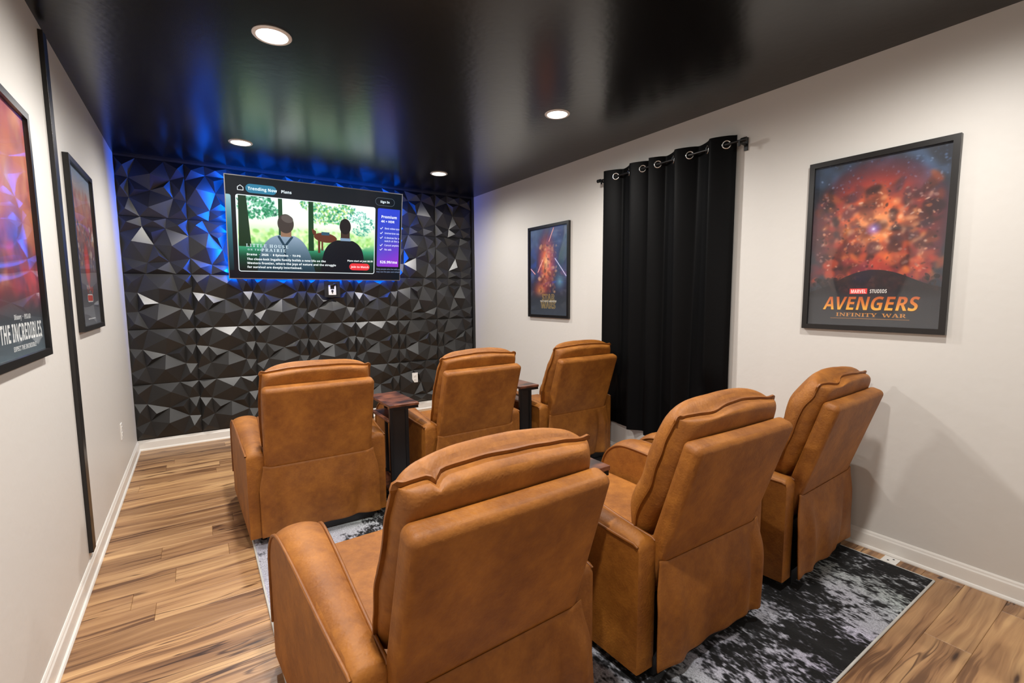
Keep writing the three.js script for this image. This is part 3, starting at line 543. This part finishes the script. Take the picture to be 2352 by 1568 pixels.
function armGeo(side) {
  const P = armProfile(), n = P.length, S = 10, pos = [], idx = [];
  const nor = P.map((p, i) => { const a = P[Math.max(0, i - 1)], b = P[Math.min(n - 1, i + 1)], dz = b[0] - a[0], dy = b[1] - a[1], l = Math.hypot(dz, dy) || 1; return [dy / l, -dz / l]; });
  for (let i = 0; i < n; i++) {
    const top = sstep(3.2, 9, i) * sstep(n - 2.5, n - 7, i);
    for (let s = 0; s <= S; s++) {
      const f = s / S, cr = (0.022 * (1 - Math.pow(Math.abs(2 * f - 1), 2.4)) ) * top, edge = (f === 0 || f === 1) ? -0.002 : 0;
      const z = P[i][0], y = P[i][1];
      pos.push(side * (armOut(z) - f * armW(z)), y + nor[i][1] * (cr + edge), z + nor[i][0] * (cr + edge));
    }
  }
  for (let i = 0; i < n; i++) for (let s = 0; s < S; s++) { const a = i * (S + 1) + s, b = ((i + 1) % n) * (S + 1) + s; idx.push(a, b, b + 1, a, b + 1, a + 1); }
  const tri = THREE.ShapeUtils.triangulateShape(P.map((p) => new THREE.Vector2(p[0], p[1])), []);
  for (const t of tri) { idx.push(t[0] * (S + 1), t[1] * (S + 1), t[2] * (S + 1)); idx.push(t[0] * (S + 1) + S, t[2] * (S + 1) + S, t[1] * (S + 1) + S); }
  const g = new THREE.BufferGeometry(); g.setAttribute('position', new THREE.Float32BufferAttribute(pos, 3)); g.setIndex(idx);
  const o = orient(g, false), flat = o.toNonIndexed(); return creased(flat, 0.7);
}
function creased(g, angle) {                      // smooth normals except across sharp edges
  g.deleteAttribute('normal'); const p = g.attributes.position, map = new Map(), fn = [], key = (i) => `${Math.round(p.getX(i) * 1e4)},${Math.round(p.getY(i) * 1e4)},${Math.round(p.getZ(i) * 1e4)}`;
  const a = new THREE.Vector3(), b = new THREE.Vector3(), c = new THREE.Vector3();
  for (let i = 0; i < p.count; i += 3) { a.fromBufferAttribute(p, i); b.fromBufferAttribute(p, i + 1); c.fromBufferAttribute(p, i + 2); const n = b.clone().sub(a).cross(c.clone().sub(a)); fn.push(n); for (let k = 0; k < 3; k++) { const q = key(i + k); if (!map.has(q)) map.set(q, []); map.get(q).push(fn.length - 1); } }
  const out = new Float32Array(p.count * 3), ca = Math.cos(angle), unit = fn.map((n) => n.clone().normalize());
  for (let i = 0; i < p.count; i++) { const f = Math.floor(i / 3), s = new THREE.Vector3(); for (const o of map.get(key(i))) if (unit[o].dot(unit[f]) > ca) s.add(fn[o]); s.normalize(); out.set([s.x, s.y, s.z], i * 3); }
  g.setAttribute('normal', new THREE.BufferAttribute(out, 3)); return g;
}
function armPiping(side, f) {
  const P = armProfile(), pts = [];
  for (let i = 5; i < P.length - 1; i++) pts.push([side * (armOut(P[i][0]) - f * armW(P[i][0]) + (f ? -0.001 : 0.001)), P[i][1] + 0.001, P[i][0]]);
  return tube(pts, 0.0062, 70);
}
const armGeos = { '-1': uvL(armGeo(-1)), 1: uvL(armGeo(1)) };
const pipeGeos = { '-1': [0, 1].map((f) => uvL(armPiping(-1, f))), 1: [0, 1].map((f) => uvL(armPiping(1, f))) };
const seatGeo = (() => {
  const g = new RoundedBoxGeometry(0.535, 0.19, 0.80, 8, 0.045), p = g.attributes.position;
  for (let i = 0; i < p.count; i++) { const x = p.getX(i), y = p.getY(i), z = p.getZ(i); if (y > 0) p.setY(i, y + 0.022 * (1 - Math.pow(Math.abs(x) / 0.27, 2)) * (1 - Math.pow(Math.abs(z) / 0.41, 4))); }
  g.computeVertexNormals(); g.translate(0, 0.315, -0.49); return uvL(g);
})();
const footrestGeo = uvL(rbox(-0.262, 0.262, 0.07, 0.25, -0.885, -0.80, 0.025, 4));
const baseGeo = merge([box(-0.30, 0.30, 0.018, 0.085, -0.8, 0.005), box(-0.25, 0.25, 0.085, 0.22, -0.75, -0.1)]);
const footGeo = new THREE.CylinderGeometry(0.024, 0.019, 0.042, 14);

function backParts(o) {
  const { th, k } = o, hinge = new THREE.Matrix4().makeTranslation(0, 0.4407, 0.0186).multiply(new THREE.Matrix4().makeRotationX(th));
  // shell: a padded slab, slightly bowed
  const sh = new RoundedBoxGeometry(0.592, 0.60, 0.072, 6, 0.025), sp = sh.attributes.position;
  for (let i = 0; i < sp.count; i++) { const x = sp.getX(i), y = sp.getY(i), z = sp.getZ(i); if (z > 0) sp.setZ(i, z + 0.006 * (1 - (x / 0.3) ** 2) * (1 - (y / 0.3) ** 2)); }
  sh.computeVertexNormals(); sh.translate(0, 0.478 - 0.30, -0.036);
  // cushion: front and rear halves meeting in a flanged seam
  seed(o.seed); const j = [...Array(16)].map(() => rnd());
  const hw = 0.298, vm = 0.262, hv = 0.272;
  const outline = (a, b) => {
    const x = hw * a * Math.sqrt(1 - 0.10 * b * b) * (1 - 0.012 * (1 - b)), v = vm + hv * b * Math.sqrt(1 - 0.07 * a * a) + 0.012 * (b > 0 ? b : 0) * (1 - a * a);
    let w = lerp(-0.152, -0.118, (b + 1) / 2) + 0.005 * Math.sin(b * 5 + j[0] * 6) + 0.003 * Math.sin(b * 9 + a * 4 + j[1] * 6), dv = 0;
    for (const [a0, amp, wd] of o.kinks) { const q = gauss(a - a0, wd) * sstep(0.86, 1, b); w += amp * q; dv -= Math.abs(amp) * 0.6 * q; }
    return [x, v + dv, w];
  };
  const half = (sgn) => gridGeo(40, 40, (s, t, out) => {
    const a = Math.sin((s * 2 - 1) * Math.PI / 2), b = Math.sin((t * 2 - 1) * Math.PI / 2), [x, v, w] = outline(a, b);
    const F = Math.pow(Math.max(0, 1 - Math.pow(Math.abs(a), sgn < 0 ? 4 : 7)), 0.5) * Math.pow(Math.max(0, 1 - Math.pow(Math.abs(b), sgn < 0 ? 4 : 7)), 0.5);
    let T = sgn < 0 ? 0.088 + 0.02 * gauss(b - 0.55, 0.35) + 0.022 * gauss(b + 0.55, 0.35) : 0.072 + 0.01 * (b + 1);
    const ed = Math.exp(-(1 - Math.abs(a)) / 0.16) * (1 - Math.abs(b) * 0.3), et = Math.exp(-(1 - Math.abs(b)) / 0.14);
    const ruffle = 0.0075 * o.wr * (Math.sin(b * 19 + j[2] * 6) * ed * Math.sin(b * 5 + j[3] * 6) + 0.7 * Math.sin(a * 16 + j[4] * 6) * et * Math.sin(a * 4 + j[5] * 6)) * F;
    const puff = 1 + 0.07 * Math.sin(a * 3 + j[6] * 6) * Math.sin(b * 3 + j[7] * 6);
    const e = 1 - b, rise = sgn < 0 ? 0.088 * (1 - Math.exp(-e / 0.09)) * Math.exp(-e / 0.35) * Math.pow(Math.max(0, 1 - a ** 6), 0.6) : 0.02 * (1 - Math.exp(-e / 0.03)) * Math.exp(-e / 0.12);
    const side = (sgn < 0 ? 0.012 : 0.004) * F * Math.sign(a) * sstep(0.6, 0.97, Math.abs(a));
    out[0] = x + side; out[1] = v + rise; out[2] = w + sgn * (T * F * puff + ruffle); if (sgn > 0) { const lim = -0.076; if (out[2] > lim) out[2] = lim + 0.012 * (1 - Math.exp(-(out[2] - lim) / 0.012)); }
  });
  const A = half(-1), B = half(1); const bi = B.index.array; for (let i = 0; i < bi.length; i += 3) { const t = bi[i]; bi[i] = bi[i + 1]; bi[i + 1] = t; }
  A.deleteAttribute('uv'); B.deleteAttribute('uv');
  const cushion = orient(mergeGeometries([A, B]), true);
  // flange along the seam
  const ring = [], M = 60;
  for (let q = 0; q < 4; q++) for (let i = 0; i < M; i++) { const t = Math.sin(((i / M) * 2 - 1) * Math.PI / 2), s = [[t, 1], [1, -t], [-t, -1], [-1, t]][q]; ring.push(s); }
  const pos = [], idx = [], R = ring.length;
  ring.forEach(([a, b], i) => {
    const c = outline(a, b), p0 = outline(...ring[(i + R - 1) % R]), p1 = outline(...ring[(i + 1) % R]), dx = p1[0] - p0[0], dv = p1[1] - p0[1], l = Math.hypot(dx, dv) || 1, nx = -dv / l, nv = dx / l;
    const sgn = (nx * a + nv * b) > 0 ? 1 : -1, ear = 0.007 * gauss(Math.abs(a) - 1, 0.03) * gauss(b - 1, 0.03), out = 0.011 + ear, wv = 0.0018 * Math.sin(i * 0.3 + j[8] * 6) + 0.0012 * Math.sin(i * 0.7 + j[9] * 6);
    for (const [d, tw] of [[-0.012, 0.0034], [out, 0.0034], [out, -0.0034], [-0.012, -0.0034]]) pos.push(c[0] + sgn * nx * d, c[1] + sgn * nv * d, c[2] + tw + (d > 0 ? wv : wv * 0.4));
  });
  for (let i = 0; i < R; i++) for (let q = 0; q < 4; q++) { const n = (i + 1) % R, q2 = (q + 1) % 4; idx.push(i * 4 + q, i * 4 + q2, n * 4 + q2, i * 4 + q, n * 4 + q2, n * 4 + q); }
  let fl = new THREE.BufferGeometry(); fl.setAttribute('position', new THREE.Float32BufferAttribute(pos, 3)); fl.setIndex(idx); fl = creased(orient(fl, false).toNonIndexed(), 0.9);
  for (const g of [sh, cushion, fl]) g.applyMatrix4(hinge);
  return { shell: uvL(sh), cushion: uvL(cushion), flange: uvL(fl) };
}
function skirtGeo(o) {
  seed(o.seed + 50); const j = [...Array(10)].map(() => rnd());
  return uvL(sheet(46, 30, (s, b, out) => {
    const a = s * 2 - 1, l = sstep(0.55, 1, -a), r = sstep(0.55, 1, a);
    const wide = lerp(0.304, 0.326, sstep(0, 0.35, b));
    let z = 0.024 + 0.012 * sstep(0, 0.5, b) + 0.016 * Math.sin(b * Math.PI) * (1 - a * a) + o.flareL * l * b + o.flareR * r * b;
    for (const [a0, amp, wd, sl] of o.folds) z += amp * gauss(a - a0 - sl * b, wd) * sstep(0.02, 0.4, b);
    z += 0.004 * Math.sin(a * 6 + j[0] * 6 + b * 3) * b + 0.0035 * Math.sin(a * 13 + j[1] * 6 - b * 4) * b;
    let y = lerp(0.452, 0.068, b) + 0.012 * gauss(Math.abs(a) - 1, 0.06) * (1 - b);
    out[0] = a * wide; out[1] = y; out[2] = z;
  }, 0.006));
}
function recliner(label, x, z, yaw, th, o) {
  const t = thing('recliner', label, 'armchair', [x, 0.0, z], yaw, 'tan leather recliners');
  for (const side of [-1, 1]) {
    const a = mesh('arm', armGeos[side], leather, t);
    pipeGeos[side].forEach((g) => mesh('arm_piping', g, leatherPiping, a));
  }
  mesh('seat', seatGeo, leather, t);
  mesh('footrest', footrestGeo, leather, t);
  const b = backParts({ th, ...o });
  mesh('back_shell', b.shell, leather, t);
  const c = mesh('back_cushion', b.cushion, leather, t);
  mesh('seam_flange', b.flange, leatherPiping, c);
  mesh('back_skirt', skirtGeo(o), leather, t);
  mesh('base_frame', baseGeo, blackPlastic, t);
  for (const fx of [-0.31, 0.31]) for (const fz of [-0.74, -0.07]) { const m = mesh('foot', footGeo, blackPlastic, t); m.position.set(fx, 0.031, fz); }
  return t;
}
const D = Math.PI / 180;
recliner('tan leather recliner in the front row nearest the left wall', 1.07, 2.49, -1.4 * D, 15 * D, { seed: 101, wr: 0.6, kinks: [], flareL: 0.012, flareR: 0.02, folds: [[0.75, -0.012, 0.06, -0.15], [-0.72, -0.012, 0.05, 0.1]] });
recliner('tan leather recliner in the middle of the front row', 2.10, 2.511, 0.6 * D, 17.7 * D, { seed: 202, wr: 1.5, kinks: [], flareL: 0.02, flareR: 0.01, folds: [[-0.8, -0.015, 0.06, 0.05]] });
recliner('tan leather recliner in the front row beside the black curtain', 3.045, 2.516, -0.4 * D, 18.2 * D, { seed: 303, wr: 1.1, kinks: [], flareL: 0.02, flareR: -0.004, folds: [[0.7, -0.02, 0.05, -0.1], [0.82, 0.012, 0.04, 0]] });
recliner('nearest tan leather recliner, back row left, filling the bottom foreground', 1.134, 4.322, 1.5 * D, 17.5 * D, { seed: 404, wr: 0.5, kinks: [[-0.70, 0.018, 0.03], [0.3, -0.006, 0.2]], flareL: 0.0, flareR: 0.03, folds: [[0.86, 0.02, 0.05, 0], [0.6, -0.014, 0.1, 0.2]] });
recliner('tan leather recliner in the middle of the back row', 2.109, 4.32, -1.0 * D, 18 * D, { seed: 505, wr: 0.5, kinks: [[-0.5, 0.012, 0.2]], flareL: 0.014, flareR: 0.008, folds: [[-0.72, 0.014, 0.08, 0.1], [0.8, -0.012, 0.06, 0], [0.93, 0.012, 0.05, 0]] });
recliner('tan leather recliner in the back row against the right wall', 3.082, 4.31, 2.5 * D, 17.3 * D, { seed: 606, wr: 1.2, kinks: [[-0.5, 0.022, 0.16]], flareL: 0.004, flareR: 0.0, folds: [[-0.7, 0.012, 0.07, 0.1], [0.7, -0.014, 0.08, -0.2], [0.0, 0.008, 0.2, 0]] });

// ---------------------------------------------------------------- narrow side tables
const tableWoodMap = dataTexture(512, 512, (u, v, o) => {
  const a = fbm(u * 4, v * 7, 4, 7, 501, 4), b = fbm(u * 12, v * 30, 12, 30, 511, 3), t = clamp(0.5 + (a - 0.5) * 2.6 + (b - 0.5) * 0.8);
  o[0] = lerp(0.16, 0.50, t); o[1] = lerp(0.085, 0.30, t); o[2] = lerp(0.07, 0.21, t);
}, true);
const tableWood = std({ map: tableWoodMap, roughness: 0.3 });
function sideTable(label, x0, x1, z0, z1, h, inset = 0.012, over = 0.012, panel = false) {
  const cx = (x0 + x1) / 2, cz = (z0 + z1) / 2, w = (x1 - x0) / 2, d = (z1 - z0) / 2;
  const t = thing('side_table', label, 'side table', [cx, 0.009, cz], 0, 'narrow side tables between the recliners'); h -= 0.009;
  mesh('table_top', boxUV(rbox(-w, w, h - 0.018, h, -d, d, 0.003, 2), 2), tableWood, t);
  for (const sz of [-1, 1]) mesh('top_rail', box(-w + 0.004, w - 0.004, h - 0.036, h - 0.018, sz * (d - 0.012) - 0.008, sz * (d - 0.012) + 0.008), blackMetal, t);
  mesh('shelf', boxUV(rbox(-w + 0.008, w - over, h - 0.125, h - 0.11, -d + 0.01, d - 0.01, 0.003, 2), 2), tableWood, t);
  mesh('shelf', boxUV(rbox(-w + 0.008, w - over, 0.10, 0.115, -d + 0.01, d - inset, 0.003, 2), 2), tableWood, t);
  if (panel) mesh('added_shade_panel', box(-w + 0.02, w - over, 0.115, h - 0.036, d - 0.016, d - 0.008), blackWood, t);  // added black sheet, stands in for the shade under the table top
  for (const sx of [-1, 1]) for (const sz of [-1, 1]) mesh('leg', box(sx * w - (sx > 0 ? over : -0.012) - 0.01, sx * w - (sx > 0 ? over : -0.012) + 0.01, 0, h - 0.018, sz * d - (sz > 0 ? inset : -0.012) - 0.01, sz * d - (sz > 0 ? inset : -0.012) + 0.01), blackMetal, t);
}
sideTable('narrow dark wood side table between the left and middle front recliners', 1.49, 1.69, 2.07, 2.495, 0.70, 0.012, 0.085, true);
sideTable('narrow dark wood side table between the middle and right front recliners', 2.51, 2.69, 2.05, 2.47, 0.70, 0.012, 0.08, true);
sideTable('narrow dark wood side table between the left and middle back recliners', 1.546, 1.69, 3.80, 4.21, 0.795, 0.16);
sideTable('narrow dark wood side table between the middle and right back recliners', 2.548, 2.65, 3.89, 4.30, 0.83, 0.2);

renderer.render(scene, camera);
